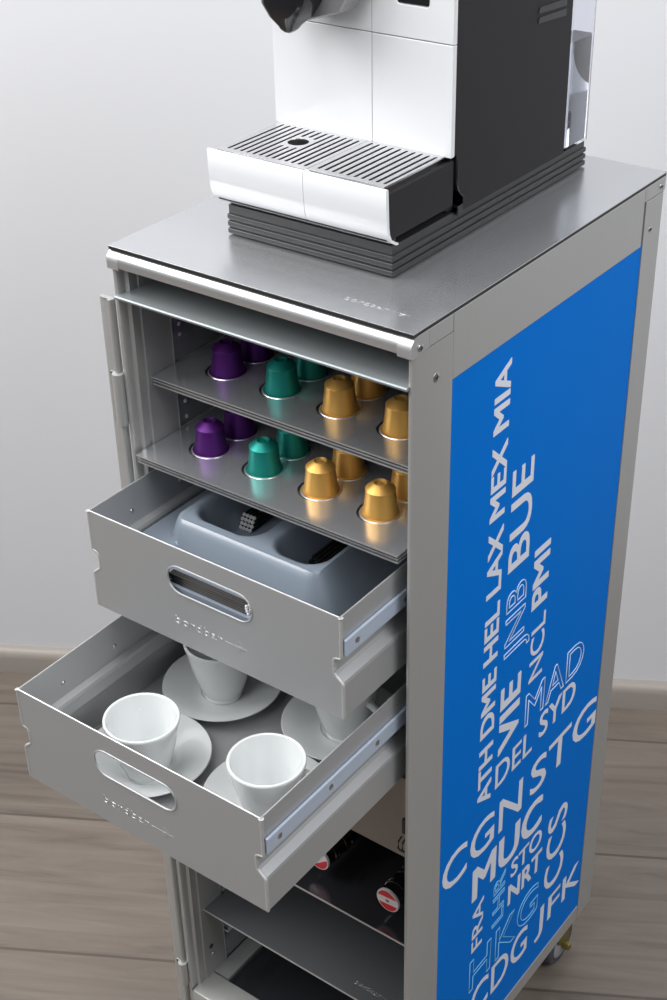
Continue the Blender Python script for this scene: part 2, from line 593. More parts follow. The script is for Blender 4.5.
# rivets on the liner
for z in (.962, .955, .935, .925, .880, .868, .858, .842):
    for s in (0,):
        obj('rivet', lathe([(0, .0010), (.0012, .0009), (.002, .0004), (.0022, 0)], 12, axis='x', o=(.0080, .068, z)), ALU_IN, tr)
obj('rivet', lathe([(0, .0014), (.0022, .001), (.0030, .0004), (.0034, 0)], 14, axis='x', o=(.0094, .030, .966)), DARK, tr, label='black rivet')
obj('rivet', lathe([(0, .0014), (.0018, .001), (.0024, .0004), (.0026, 0)], 14, axis='x', o=(.0094, .036, .152)), SCREW, tr)
obj('rivet', lathe([(0, .0014), (.0022, .001), (.0030, .0004), (.0034, 0)], 14, axis='x', o=(.0094, .034, .166)), DARK, tr, label='black rivet')
# bottom pan with sill
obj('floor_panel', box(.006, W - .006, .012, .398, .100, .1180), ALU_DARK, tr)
obj('sill', prism([(-.0010, ZB), (-.0010, .1200), (.0005, .1222), (.002, .1226), (.034, .1226), (.035, .1180), (.035, ZB)], 'x', .0068, W - .0068), ALU, tr, bevel=.0004)
for xa, xb in ((.0092, .030), (W - .030, W - .0092)):
    obj('sill', prism([(xa, .118), (xb, .118), (xb, .1225), (xa + .001 if xa < .1 else xb, .1235)][0:3] + [(xa, .1225)], 'y', .036, .39), ALU, tr)
# left door hinge
hg = obj('door_hinge', prism([(-.0165, .0040), (-.0168, .0005), (-.0150, -.0008), (-.0062, -.0008), (-.0056, -.0022), (-.0040, -.0030), (-.0022, -.0022), (-.0016, 0), (-.0016, .0040)], 'z', .092, .981), ALU, tr, bevel=.0003)
for za, zb in ((.862, .912), (.470, .520), (.130, .165)):
    pts = [(-.0030 + .0052 * math.cos(math.radians(a)), -.0015 + .0052 * math.sin(math.radians(a))) for a in range(-180, 61, 20)]
    pts = [(-.0120, .001), (-.0120, -.0022)] + pts + [(.0005, .003), (-.006, .003)]
    obj('hinge_knuckle', prism(pts, 'z', za, zb), ALU, hg, bevel=.0004)
# casters
for cx, cy in ((.270, .375), (.034, .375), (.270, .038), (.034, .038)):
    ca_ = obj('caster', prism([(cy - .028, ZB), (cy - .026, .088), (cy - .012, .045), (cy + .006, .030), (cy + .014, .034), (cy + .022, .088), (cy + .028, ZB)], 'x', cx - .017, cx - .015), BRASS, tr, bevel=.0004)
    b2 = prism([(cy - .028, ZB), (cy - .026, .088), (cy - .012, .045), (cy + .006, .030), (cy + .014, .034), (cy + .022, .088), (cy + .028, ZB)], 'x', cx + .015, cx + .017)
    obj('fork_plate', b2, BRASS, ca_, bevel=.0004)
    obj('mount_plate', box(cx - .022, cx + .022, cy - .028, cy + .028, .088, ZB), BRASS, ca_, bevel=.0008)
    obj('wheel', lathe([(0, -.0125), (.020, -.0125), (.029, -.0115), (.0315, -.008), (.032, 0), (.0315, .008), (.029, .0115), (.020, .0125), (0, .0125)], 40, axis='x', o=(cx, cy + .003, .0322)), RUBBER, ca_)
    obj('hub', lathe([(0, -.0142), (.017, -.0140), (.020, -.0125), (.020, .0125), (.017, .0140), (0, .0142)], 32, axis='x', o=(cx, cy + .003, .0322)), HUBM, ca_)
    obj('axle_nut', lathe([(0, .024), (.0045, .024), (.0055, .022), (.0055, .015), (0, .015)], 6, axis='x', o=(cx, cy + .003, .0322)), BRASS, ca_)
    obj('swivel_knob', lathe([(0, .012), (.005, .0115), (.0065, .009), (.0065, .002), (.005, 0), (0, 0)], 16, axis='y', o=(cx + .006, cy + .020, .060)), BRASS, ca_)

# lower shelves
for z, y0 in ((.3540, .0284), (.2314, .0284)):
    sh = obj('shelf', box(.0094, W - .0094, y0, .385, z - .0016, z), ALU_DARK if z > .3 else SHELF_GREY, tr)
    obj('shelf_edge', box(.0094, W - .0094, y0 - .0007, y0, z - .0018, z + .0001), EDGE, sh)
FR_TOP = lambda o: frame((1, 0, 0), (0, 1, 0), o)


def wordmark(fr, w, par, m=EDGE, th=.00032):
    """the embossed word with its flight line and small aeroplane"""
    k = w / 0.081
    h = .0078 * k
    t = text_mesh('embossed_word', 'bordbar', h, .0525 * k, fr, m, par, outline=th, fit=False, space=1.15)  # brighter metal outline paints the light caught on the embossed rims
    bm = bmesh.new()
    pts = [(.0545, .0030), (.0700, .0030)]

    def seg(a, b):
        A_, B_ = fr @ Vector((a[0] * k, a[1] * k, 0)), fr @ Vector((b[0] * k, b[1] * k, 0))
        tube([A_, B_], th * 1.2, 6, bm)
    seg((.0550, .0034), (.0665, .0034))
    seg((.0665, .0040), (.0790, .0034)); seg((.0665, .0028), (.0790, .0034))
    seg((.0725, .0040), (.0690, .0082)); seg((.0725, .0028), (.0690, -.0014))
    seg((.0690, .0082), (.0700, .0082)); seg((.0700, .0082), (.0750, .0038))
    seg((.0690, -.0014), (.0700, -.0014)); seg((.0700, -.0014), (.0750, .0030))
    obj('embossed_aeroplane', bm, m, par)


wordmark(FR_TOP((.2236, .0225, H + .0001)), .060, tp, ALU_TRAY, .00010)

wordmark(FR_TOP((.2060, .0440, .2315)), .050, tr, ALU_TRAY, .00012)

# drawers
GR = [(0, 0), (0, .0395), (.0062, .0412), (.0072, .0440), (.0072, .0565), (.0055, .0590), (-.0006, .0640), (-.0014, .0665), (-.0014, .1000)]
XL, XR = .0148, .2842


def drawer(y0, zt, label):
    y1 = y0 + .372
    dr = bpy.data.objects.new('drawer', None)
    bm = bmesh.new()
    # side walls, back wall, bottom in one folded sheet
    for s in (0, 1):
        prof = []
        outer = [((XL + d) if s == 0 else (XR - d), zt - z) for d, z in GR]
        inner = [((XL + d + .0014) if s == 0 else (XR - d - .0014), zt - z) for d, z in GR]
        R0 = [[bm.verts.new((x, yy, z)) for x, z in pp] for yy in (y0 + .0012, y1) for pp in (outer, inner)]
        for i in range(len(outer) - 1):
            oa, ia, ob, ib = R0
            bm.faces.new((oa[i], oa[i + 1], ob[i + 1], ob[i])); bm.faces.new((ia[i], ib[i], ib[i + 1], ia[i + 1]))
            bm.faces.new((oa[i], ia[i], ia[i + 1], oa[i + 1])); bm.faces.new((ob[i], ob[i + 1], ib[i + 1], ib[i]))
        bm.faces.new((R0[0][0], R0[2][0], R0[3][0], R0[1][0])); bm.faces.new((R0[0][-1], R0[1][-1], R0[3][-1], R0[2][-1]))
    box(XL + .001, XR - .001, y1 - .0014, y1, zt - .100, zt, bm)
    box(XL, XR, y0 + .0012, y1, zt - .1000, zt - .0986, bm)
    sh = obj('drawer', bm, ALU_DRAWER, tr, label)
    smooth(sh.data, 14)
    # front sheet, its outline following the folded sides
    L_ = [(XL + d, zt - z) for d, z in GR]
    R_ = [(XR - d, zt - z) for d, z in GR]
    slot = rrect(.1495, zt - .0322, .092, .0275, .0137, 8)
    fr = frame((1, 0, 0), (0, 0, 1), (0, y0 + .0004, 0))
    plate('drawer_front', L_ + R_[::-1], [slot], .0016, fr, ALU_DRAWER, sh)
    # bright cut edges: top rim and slot lip
    bm = bmesh.new()
    tube([(XL + .0006, y0 + .0004, zt + .0002), (XR - .0006, y0 + .0004, zt + .0002)], .0007, 8, bm)
    tube([(XL + .0007, y0 + .001, zt + .0001), (XL + .0007, y1, zt + .0001)], .0006, 8, bm)
    tube([(XR - .0007, y0 + .001, zt + .0001), (XR - .0007, y1, zt + .0001)], .0006, 8, bm)
    obj('rim', bm, EDGE, sh)
    sp = [(x, y0 - .0003, z) for x, z in slot]
    obj('slot_lip', tube(sp + sp[:2], .0009, 8, ref=(0, 1, 0)), ALU_DRAWER, sh)
    # weld beads along the front corners
    for s in (0, 1):
        bm = bmesh.new()
        pth = [Vector(((XL + d) if s == 0 else (XR - d), y0 + .0006, zt - z)) for d, z in GR]
        path, rad = [], []
        for a, b in zip(pth[:-1], pth[1:]):
            n = max(1, int((b - a).length / .0011))
            for k in range(n):
                path.append(a.lerp(b, k / n) + Vector((random.uniform(-.00012, .00012), 0, 0)))
                rad.append(.00135 + .00020 * (k % 2) + random.uniform(0, .0002))
        path.append(pth[-1]); rad.append(.0012)
        rad[0] = .0024
        tube(path, rad, 10, bm, ref=(0, 1, 0))
        obj('weld_bead', bm, WELD, sh)
    # telescopic strip along the outside
    for s in (0, 1):
        xa, xb = (XL - .0032, XL - .0002) if s == 0 else (XR + .0002, XR + .0032)
        st = obj('slide_strip', box(xa, xb, y0 + .0025, y1 - .01, zt - .0385, zt - .0220), RUNNER_BLUE, sh, bevel=.0012, label='bluish metal slide strip')
        for yy in (.018, .085, .15, .23, .31):
            obj('strip_screw', lathe([(0, .0006), (.0022, .0005), (.003, 0), (.003, -.0002)], 14, axis='x', o=(xb if s else xa, y0 + yy, zt - .030)), SCREW, st)
    # rivet heads on the inside of the walls
    for yy in (.05, .115):
        obj('wall_rivet', lathe([(0, .0012), (.0015, .0010), (.0023, .0004), (.0025, 0)], 14, axis='x', o=(XL + .0014, y0 + yy, zt - .026)), SCREW, sh)
    wordmark(frame((1, 0, 0), (0, 0, 1), (.1085, y0 - .0004, zt - .0780)), .081, sh, ALU_BRIGHT, .00024)
    return sh


dU = drawer(-.0710, .8142, 'upper drawer with moulded organizer inside')
XL = .0156
dL = drawer(-.1770, .6886, 'lower drawer with espresso cups inside')
# closed beige drawer below
cd = obj('closed_drawer', box(.016, W - .016, .0200, .0230, .4830, .5800), BEIGE, tr, bevel=.0008, label='closed beige drawer')
obj('drawer_body', box(.018, W - .018, .0232, .37, .4882, .570), BEIGE, cd)
bm = box(.2830, .2868, .0165, .0200, .516, .534)
obj('latch', bm, DARK, cd, bevel=.0008, label='dark latch')
hk = [(.2830, .017, .512), (.2830, .012, .510), (.2830, .011, .502), (.2830, .014, .497), (.2875, .014, .497), (.2875, .011, .502), (.2875, .012, .510), (.2875, .017, .512)]
obj('hook', tube(hk, .0009, 8), DARK, cd, label='dark wire hook')

# airport codes on the blue panel
XP = W - .0009
CODES = [
    ('ATH DME HEL LAX MEX MIA', .1444, .4722, 90, .4794, .0253, 'bold', WHITE_INK),
    ('BUE', .1931, .7318, 90, .1058, .0385, 'semi', WHITE_INK),
    ('JNB', .1925, .6270, 90, .0823, .0370, 'line', PALE_INK),
    ('VIE', .1925, .5166, 90, .0802, .0384, 'bold', WHITE_INK),
    ('PMI', .2346, .6609, 90, .0665, .0304, 'bold', WHITE_INK),
    ('NCL', .2350, .5700, 90, .0754, .0277, 'thin', WHITE_INK),
    ('MAD', .2066, .5172, 0, .1199, .0424, 'line', PALE_INK),
    ('DEL', .1535, .4744, 0, .0711, .0325, 'thin', WHITE_INK),
    ('SYD', .2394, .4790, 0, .0751, .0326, 'semi', WHITE_INK),
    ('CGN', .0603, .4050, 0, .1503, .0460, 'thin', WHITE_INK),
    ('STG', .2285, .4056, 0, .1421, .0470, 'thin', WHITE_INK),
    ('MUC', .1194, .3465, 0, .1379, .0463, 'bold', WHITE_INK),
    ('STO', .1977, .3130, 0, .0646, .0261, 'semi', WHITE_INK),
    ('NRT', .1950, .2742, 0, .0702, .0305, 'bold', WHITE_INK),
    ('CCS', .3200, .2162, 90, .1171, .0449, 'thin', WHITE_INK),
    ('FRA', .1417, .2674, 90, .0693, .0220, 'thin', WHITE_INK),
    ('LHR', .1847, .2678, 90, .0702, .0238, 'line', CYAN_INK),
    ('HKG', .1196, .2075, 0, .1442, .0499, 'line', CYAN_INK),
    ('CDG', .1250, .1585, 0, .1198, .0470, 'thin', WHITE_INK),
    ('JFK', .2647, .1622, 0, .1041, .0405, 'thin', WHITE_INK),
]
for body, y, z, ang, wd, ht, st, m in CODES:
    fr = frame((0, 1, 0), (0, 0, 1), (XP, y, z)) if ang == 0 else frame((0, 0, 1), (0, -1, 0), (XP, y, z))
    text_mesh('airport_code', body, ht, wd, fr, m, gp,
              fat={'bold': .027, 'semi': .014, 'thin': .006}.get(st, 0),
              outline=.0006 if st == 'line' else 0,
              fit=False,
              label='outlined ' + body + ' lettering' if st == 'line' else body + ' lettering')

# ------------------------------------------------------------------ capsule trays
HX = [.0565, .1175, .1790, .2405]


def capsule_tray(y0, zt, label):
    rows = [y0 + .0460, y0 + .0850, y0 + .1240, y0 + .1630]
    t = thing('capsule_tray', label, 'tray', (W / 2, y0 + .15, zt), 'capsule trays')
    hx_ = .0010 if y0 > .01 else .0002
    holes = [circle(x + hx_, y, .0192) for x in HX for y in rows]
    out = rrect(.1500, y0 + .155, .2800, .310, .001, 2)
    fr = FR_TOP((0, 0, zt - .0006))
    plate('tray_sheet', out, holes, .0012, fr, ALU_TRAY, t)
    # lower sheet and its spacer
    o2 = rrect(.1500, y0 + .1555, .2794, .308, .001, 2)
    plate('support_sheet', o2, [], .0012, FR_TOP((0, 0, zt - .0042)), ALU_TRAY, t)
    plate('base_sheet', o2, [], .0012, FR_TOP((0, 0, zt - .0075)), ALU_TRAY, t)
    obj('spacer', box(.0115, .2885, y0 + .0030, y0 + .008, zt - .0036, zt - .0012), DARK, t)
    obj('spacer', box(.0115, .2885, y0 + .0030, y0 + .008, zt - .0069, zt - .0048), DARK, t)
    bm = box(.0100, .2900, y0 - .0004, y0 + .0001, zt - .0010, zt + .0001)
    box(.0103, .2897, y0 + .0009, y0 + .0014, zt - .0046, zt - .0036, bm)
    box(.0103, .2897, y0 + .0009, y0 + .0014, zt - .0079, zt - .0069, bm)
    obj('bright_edge', bm, EDGE, t)
    return rows


ZT2, ZT1 = .8354, .9012
rows2 = capsule_tray(-.0024, ZT2, 'lower perforated metal capsule tray just above the upper drawer')
rows1 = capsule_tray(.0255, ZT1, 'upper perforated metal capsule tray nearest the trolley top')


def capsule(m, kind):
    root = thing('coffee_capsule', 'x', 'coffee capsule', (0, 0, 0), local=True)
    bm = bmesh.new()
    prof = [(.0150, .0012), (.0149, .0030), (.0143, .0055), (.0124, .0226), (.0127, .0230), (.0127, .0236), (.0121, .0242), (.0062, .0290), (.0055, .0293), (.0048, .0288), (.0030, .0278), (0, .0284)]
    lathe(prof, 48, bm)
    smooth(obj('shell', bm, m, root).data, 24)
    bm = lathe([(.0150, .0012), (.0166, .0008), (.0176, .0006), (.0180, .0000), (.0176, -.0005), (.0168, -.0008), (0, -.0010)], 48)
    for f in bm.faces:
        f.material_index = 1 if f.calc_center_median().length > .0168 and f.calc_center_median().z < .0008 else 0
    obj('rim', bm, [m, FOIL], root, label='silver rim')
    return root


protos = {}
CAPS = []
order = [('purple', PURPLE), ('green', GREEN), ('gold', GOLD), ('gold', GOLD)]
nth = ['first', 'second']
for ti, (rows, zt, tn) in enumerate(((rows1, ZT1, 'upper'), (rows2, ZT2, 'lower'))):
    for ri in (0, 1):
        for xi in range(4):
            cn, m = order[xi]
            # each capsule sits on the support sheet, its rim in the hole
            x = HX[xi] + (.0020 if ti == 0 else .0012)
            y = rows[ri] + .0004
            where = ('front row' if ri == 0 else 'second row')
            if cn == 'gold':
                which = 'beside the green one' if xi == 2 else 'at the right end'
                lab = 'gold coffee capsule in the %s of the %s tray, %s' % (where, tn, which)
            else:
                lab = '%s coffee capsule in the %s of the %s tray' % (cn, where, tn)
            loc = (x, y, zt - .0006)
            if cn not in protos:
                p = capsule(m, cn)
                protos[cn] = p
                p.location = loc; p['label'] = lab; p['group'] = cn + ' coffee capsules'
                o = p
            else:
                o = dup(protos[cn], loc, 0, lab)
            o['group'] = cn + ' coffee capsules'

# ------------------------------------------------------------------ organizer in the upper drawer
zf = .8142 - .0986


def sstep(a, b, x):
    t = max(0, min(1, (x - a) / (b - a)))
    return t * t * (3 - 2 * t)


def sdr(x, y, cx, cy, hx, hy, r):
    qx, qy = abs(x - cx) - hx + r, abs(y - cy) - hy + r
    return math.hypot(max(qx, 0), max(qy, 0)) + min(max(qx, qy), 0) - r


OX0, OX1, OY0, OY1 = .0240, .2560, -.0680, .2600
bm = bmesh.new()
NX, NY = 130, 160
grid = []
for j in range(NY + 1):
    row = []
    for i in range(NX + 1):
        x = OX0 + (OX1 - OX0) * i / NX
        y = OY0 + (OY1 - OY0) * j / NY
        d = sdr(x, y, .1340, .125, .0800, .135, .012)          # plateau
        h = 1 - min(1, max(0, (d + .002) / .034)) ** .75 if d > -.002 else 1
        h = h * h * (3 - 2 * h) * .5 + h * .5
        h = min(h, 1)
        z = zf + .0025 + (.0700) * h
        fl_ = max(sstep(-.026, -.046, y) * sstep(.250, .236, x), sstep(.086, .062, x))
        z = max(z, zf + .0025 + .0510 * fl_ * sstep(.0240, .0262, x) * sstep(-.0680, -.0662, y))
        b1 = sdr(x, y, .0995, .105, .0385, .103, .022)
        b2 = sdr(x, y, .1795, .105, .0290, .106, .022)
        dep = max(1 - sstep(-.018, .001, b1), 1 - sstep(-.018, .001, b2))
        z -= .038 * dep
        if d < .006 and d > -.006: z += .0012 * (1 - abs(d) / .006)
        row.append(bm.verts.new((x, y, z)))
    grid.append(row)
for j in range(NY):
    for i in range(NX):
        bm.faces.new((grid[j][i], grid[j][i + 1], grid[j + 1][i + 1], grid[j + 1][i]))
me = None
org = thing('drawer_organizer', 'grey moulded plastic organizer with two basins inside the upper drawer', 'organizer', (.14, .10, zf))
oo = obj('moulded_insert', bm, ORG, org, sm=True)
for p in oo.data.polygons: p.use_smooth = True
md = oo.modifiers.new('s', 'SOLIDIFY'); md.thickness = .0012; md.offset = 1


# sticks in the basins
def stick(silver):
    r = thing('stirring_stick', 'x', 'stick', (0, 0, 0), local=True)
    bm = tube([(0, .001, 0), (0, .130, 0)], .0016, 10)
    obj('shaft', bm, STICK, r)
    bm = lathe([(0, -.0012), (.0012, -.0010), (.0018, 0), (.0018, .0012), (0, .0012)], 12, axis='y')
    obj('tip', bm, STICK_END if silver else STICK, r, label='silver tip' if silver else None)
    return r


zb = zf + .0025 + .0320 + .0034
s0 = None
k = 0
for r in range(4):
    for c_ in range(4):
        x = .0770 + .0039 * c_ + (.0006 if r % 2 else 0)
        y = .054 - .0042 * c_ * 0 + .0035 * (4 - r) * 0 + .002 * r
        z = zb + r * .0036
        lab = 'black stirring stick with silver tip in the left organizer basin'
        if s0 is None:
            s0 = stick(True); s0.location = (x, y, z); s0['label'] = lab; s0['group'] = 'silver tipped sticks in the left basin'
        else:
            o = dup(s0, (x, y, z), 0, lab)
s1 = None
for r in range(3):
    for c_ in range(6):
        x = .1660 + .0042 * c_ + .001 * r
        y = .038 - .003 * c_ + .004 * r
        z = zb + r * .0036
        lab = 'plain black stirring stick in the right organizer basin'
        if s1 is None:
            s1 = stick(False); s1.location = (x, y, z); s1['label'] = lab; s1['group'] = 'black sticks in the right basin'
        else:
            o = dup(s1, (x, y, z), 0, lab)
# stack of flat dark sticks lying behind the handle slot
bm = tube([(-.042, 0, 0), (.042, 0, 0)], .0011, 10)
f0 = thing('thin_rod', 'x', 'rod', (0, 0, 0), local=True)
obj('shaft', bm, STICK_DK, f0)
obj('tip', tube([(.0421, 0, 0), (.0436, 0, 0)], .00125, 10), STICK_END, f0, label='silver tip')
tag(f0, 'thin dark rod in the bundle behind the upper drawer handle slot', 'rod', 'thin rods behind the handle slot')
zr = zf + .0025 + .0510 + .0020
for i in range(12):
    o = f0 if i == 0 else dup(f0, (0, 0, 0), 0, f0['label'])
    o.location = (.1400 + random.uniform(-.0012, .0012), -.0632 + .0024 * (i % 3), zr + .0024 * (i // 3))

# ------------------------------------------------------------------ cups and saucers
zfl = .6886 - .0986


def make_cup():
    r = thing('espresso_cup', 'x', 'cup', (0, 0, 0), local=True)
    o_ = [(.0170, 0), (.0181, .0008), (.0183, .0028), (.0180, .0042), (.0206, .0090), (.0236, .0180), (.0262, .0275), (.0286, .0375), (.0306, .0470), (.0324, .0560), (.0336, .0615), (.0337, .0628), (.0331, .0638), (.0320, .0641), (.0309, .0634)]
    i_ = [(.0298, .0590), (.0280, .0490), (.0256, .0370), (.0226, .0255), (.0180, .0150), (.0110, .0098), (0, .0088)]
    bm = lathe([(0, .0020), (.0150, .0020), (.0162, .0002)] + o_ + i_, 64)
    obj('bowl', bm, PORC, r)
    pth, rad = [], []
    for k in range(17):
        a = math.radians(-100 + 205 * k / 16)
        pth.append((.0345 + .0120 * math.cos(a) - .004 * (math.sin(a) < 0) * abs(math.sin(a)), 0, .0360 + .0145 * math.sin(a)))
        rad.append(.0031 + .0008 * abs(k - 8) / 8)
    pth = [(.0258, 0, .0195)] + pth + [(.0336, 0, .0540)]
    rad = [.0034] + rad + [.0030]
    obj('handle', tube(pth, rad, 14, ref=(0, 1, 0)), PORC, r)
    return r


def make_saucer():
    r = thing('saucer', 'x', 'saucer', (0, 0, 0), local=True)
    prof = [(0, .0012), (.0270, .0012), (.0280, 0), (.0300, 0), (.0320, .0022), (.0420, .0070), (.0560, .0118), (.0572, .0124), (.0576, .0132), (.0570, .0140), (.0558, .0138),
            (.0420, .0098), (.0300, .0052), (.0240, .0046), (.0218, .0050), (.0205, .0038), (0, .0036)]
    obj('dish', lathe(prof, 80), PORC, r)
    return r


cupP, sauP = make_cup(), make_saucer()
SETS = [
    ((.0910, -.1050), (.1020, -.1180), 140, 'front left', 'nearest the handle slot'),
    ((.2120, -.0840), (.2240, -.0970), 28, 'front right', 'at the near right drawer corner'),
    ((.0815, .0100), (.0860, .0050), 150, 'back left', 'half under the upper drawer'),
    ((.2080, .0320), (.2125, .0280), -10, 'back right', 'half under the upper drawer'),
]
for i, (sc, cc, hr, nm, ex) in enumerate(SETS):
    sl = 'white porcelain saucer at the %s of the lower drawer' % nm
    cl = 'white espresso cup on the %s saucer, %s' % (nm, ex)
    if i == 0:
        s_, c_ = sauP, cupP
        s_['label'], c_['label'] = sl, cl
        s_['group'], c_['group'] = 'saucers in the lower drawer', 'espresso cups in the lower drawer'
    else:
        s_ = dup(sauP, (0, 0, 0), 0, sl); c_ = dup(cupP, (0, 0, 0), 0, cl)
    s_.location = (sc[0], sc[1], zfl + .0002)
    c_.location = (cc[0], cc[1], zfl + .0002 + .0050)
    c_.rotation_euler = (0, 0, math.radians(hr))

# ------------------------------------------------------------------ small wine bottles on the shelf
ZS = .3540


def make_bottle():
    r = thing('miniature_bottle', 'x', 'bottle', (0, 0, 0), local=True)
    R = .0265
    prof = [(0, .002), (.0128, .002), (.0128, .030), (.0136, .0305), (.0136, .0325), (.0128, .033), (.0122, .036), (.0122, .060), (.0150, .078), (.0225, .098), (R, .112), (R, .172), (R - .003, .176), (0, .176)]
    obj('glass_body', lathe(prof, 48, axis='y'), BOTTLE, r)
    for yy in (.014, .019, .040):
        obj('ring', lathe([(.0128, yy - .001), (.0139, yy - .0006), (.0139, yy + .0006), (.0128, yy + .001)], 40, axis='y'), BOTTLE, r)
    # round red-white-red cap disc
    bm = bmesh.new()
    Rr = .0134
    lathe([(0, 0), (Rr, 0), (Rr + .0003, .0008), (Rr, .0030), (0, .0030)], 48, bm, axis='y')
    cp = obj('cap', bm, CAP_WHITE, r)
    rr = Rr - .0013
    for s in (-1, 1):
        pts = []
        for k in range(25):
            a = math.radians(22 + (180 - 44) * k / 24)
            pts.append((rr * math.cos(a), s * rr * math.sin(a)))
        bm = prism(pts, 'y', -.0004, .0001)
        obj('red_segment', bm, CAP_RED, cp, label='red band of cap')
    obj('emblem', prism([(-.0018, -.0012), (0, -.0020), (.0018, -.0012), (.0022, .0012), (.0006, .0006), (0, .0018), (-.0006, .0006), (-.0022, .0012)], 'y', -.0004, .0001), CAP_GREY, cp)
    return r


bt = make_bottle()
bt['label'] = 'black bottle with red and white cap lying at the right on the black shelf'
bt['group'] = 'bottles lying on the shelf'
b2 = dup(bt, (0, 0, 0), 0, 'black bottle with red and white cap lying left, half behind the drawer')
bt.location = (.2475, .0450, ZS + .0267); bt.rotation_euler = (0, math.radians(-8), math.radians(-3))
b2.location = (.1575, .0500, ZS + .0267); b2.rotation_euler = (0, math.radians(-40), math.radians(-3))

# ------------------------------------------------------------------ coffee machine
Z0 = H
cm = thing('coffee_machine', 'white and black capsule coffee machine standing on the trolley top', 'coffee machine', (.15, .23, Z0))
for px, py in ((.085, .09), (.216, .09), (.085, .36), (.216, .36)):
    obj('foot', lathe([(0, 0), (.009, 0), (.009, .0022), (0, .0022)], 20, o=(px, py, Z0)), RUBBER, cm)
# ribbed plinth
bm = bmesh.new()
box(.0690, .2320, .0745, .3800, Z0 + .0020, Z0 + .0260, bm)
obj('plinth', bm, GREY_PL, cm)
for k in range(3):
    z = Z0 + .0012 + k * .0062
    obj('plinth_rib', box(.0675, .2338, .0728, .3820, z, z + .0048), GREY_PL, cm, bevel=.0014, seg=3)
obj('plinth_front', box(.0695, .1395, .0770, .0800, Z0 + .0255, Z0 + .0420), GREY_PL, cm, bevel=.0005)
obj('plinth_front', box(.1402, .2315, .0765, .0800, Z0 + .0255, Z0 + .0420), GREY_PL, cm, bevel=.0005, label='removable tray front')
# drip tray: black tub, white front, grates
obj('drip_tub', box(.0665, .2350, .0640, .1560, Z0 + .0330, Z0 + .0715), BLACK_PL, cm, bevel=.0020, seg=3)
pf = [(.0593, Z0 + .0762), (.0588, Z0 + .0755), (.0590, Z0 + .0600), (.0600, Z0 + .0450), (.0618, Z0 + .0385), (.0655, Z0 + .0330), (.0720, Z0 + .0290), (.0752, Z0 + .0284), (.0752, Z0 + .0302), (.0722, Z0 + .0312), (.0665, Z0 + .0350), (.0640, Z0 + .0400), (.0630, Z0 + .0460), (.0625, Z0 + .0600), (.0620, Z0 + .0755), (.0612, Z0 + .0762)]
obj('tray_front', prism(pf, 'x', .0632, .1590), GLOSS_WHITE, cm, bevel=.0005)
obj('tray_front', prism(pf, 'x', .1594, .2372), GLOSS_WHITE, cm, bevel=.0005)
ZG = Z0 + .0750


def slotset(x0, x1, n, y0, y1, hole=None):
    hs = []
    for k in range(n):
        x = x0 + (x1 - x0) * k / (n - 1)
        w = .0028
        segs = [(y0, y1)]
        if hole:
            dx = abs(x - hole[0])
            if dx < hole[2] + .003:
                gap = math.sqrt(max(0, (hole[2] + .0045) ** 2 - dx * dx))
                segs = [(y0, hole[1] - gap), (hole[1] + gap, y1)]
        for a, b in segs:
            if b - a > .006:
                hs.append(rrect(x, (a + b) / 2, w, b - a, .0011, 3))
    return hs


ho = (.1140, .1125, .0090)
plate('drip_grate', rrect(.1135, .1055, .0900, .0835, .0015, 2), slotset(.0760, .1530, 13, .0700, .1420, ho) + [circle(ho[0], ho[1], ho[2] - .0004, 36)], .0018, FR_TOP((0, 0, ZG)), GRATE, cm, bev=.0003)
plate('drip_grate', rrect(.1965, .1055, .0710, .0835, .0015, 2), slotset(.1660, .2275, 10, .0700, .1420), .0018, FR_TOP((0, 0, ZG + .0004)), GRATE, cm, bev=.0003)
obj('grate_rim', box(.1580, .1620, .0640, .1460, ZG - .0020, ZG + .0006), GRATE, cm, bevel=.0005)
# body
obj('body_shell', box(.0660, .2310, .1520, .3300, Z0 + .0260, Z0 + .2560), BLACK_PL, cm, bevel=.004, seg=3)
side = [(.1600, Z0 + .0262), (.1600, Z0 + .0310), (.1680, Z0 + .0318), (.1680, Z0 + .0395), (.1630, Z0 + .0440), (.1590, Z0 + .0500), (.1565, Z0 + .0750), (.1500, Z0 + .0755), (.1500, Z0 + .2480), (.1560, Z0 + .2560), (.3340, Z0 + .2560), (.3340, Z0 + .0262)]
side = side[:]
obj('side_cover', prism(side, 'x', .2310, .2362), BLACK_PL, cm, bevel=.0010, label='matt black side cover')
obj('side_cover', prism(side, 'x', .0642, .0660), BLACK_PL, cm, bevel=.0010, label='matt black side cover')
pk = [(.2362, .1640, .1075), (.2362, .1640, .0805), (.2362, .1650, .0770), (.2362, .1700, .0725), (.2362, .1760, .0680)]
obj('side_trim', tube([(.2355, .1592, Z0 + .070), (.2355, .1595, Z0 + .052), (.2355, .1612, Z0 + .045), (.2355, .1660, Z0 + .040), (.2355, .1690, Z0 + .037)], .0011, 10, ref=(1, 0, 0)), BLACK_GL, cm)
obj('connector', box(.2290, .2366, .1600, .1680, Z0 + .0240, Z0 + .0320), BLACK_GL, cm, bevel=.001)
# side vents
for za in (.1585, .1505):
    obj('side_vent', prism([(.2750, Z0 + za), (.2770, Z0 + za + .0048), (.3220, Z0 + za + .0030), (.3220, Z0 + za - .0030)], 'x', .2358, .2370), BLACK_GL, cm, bevel=.0005)
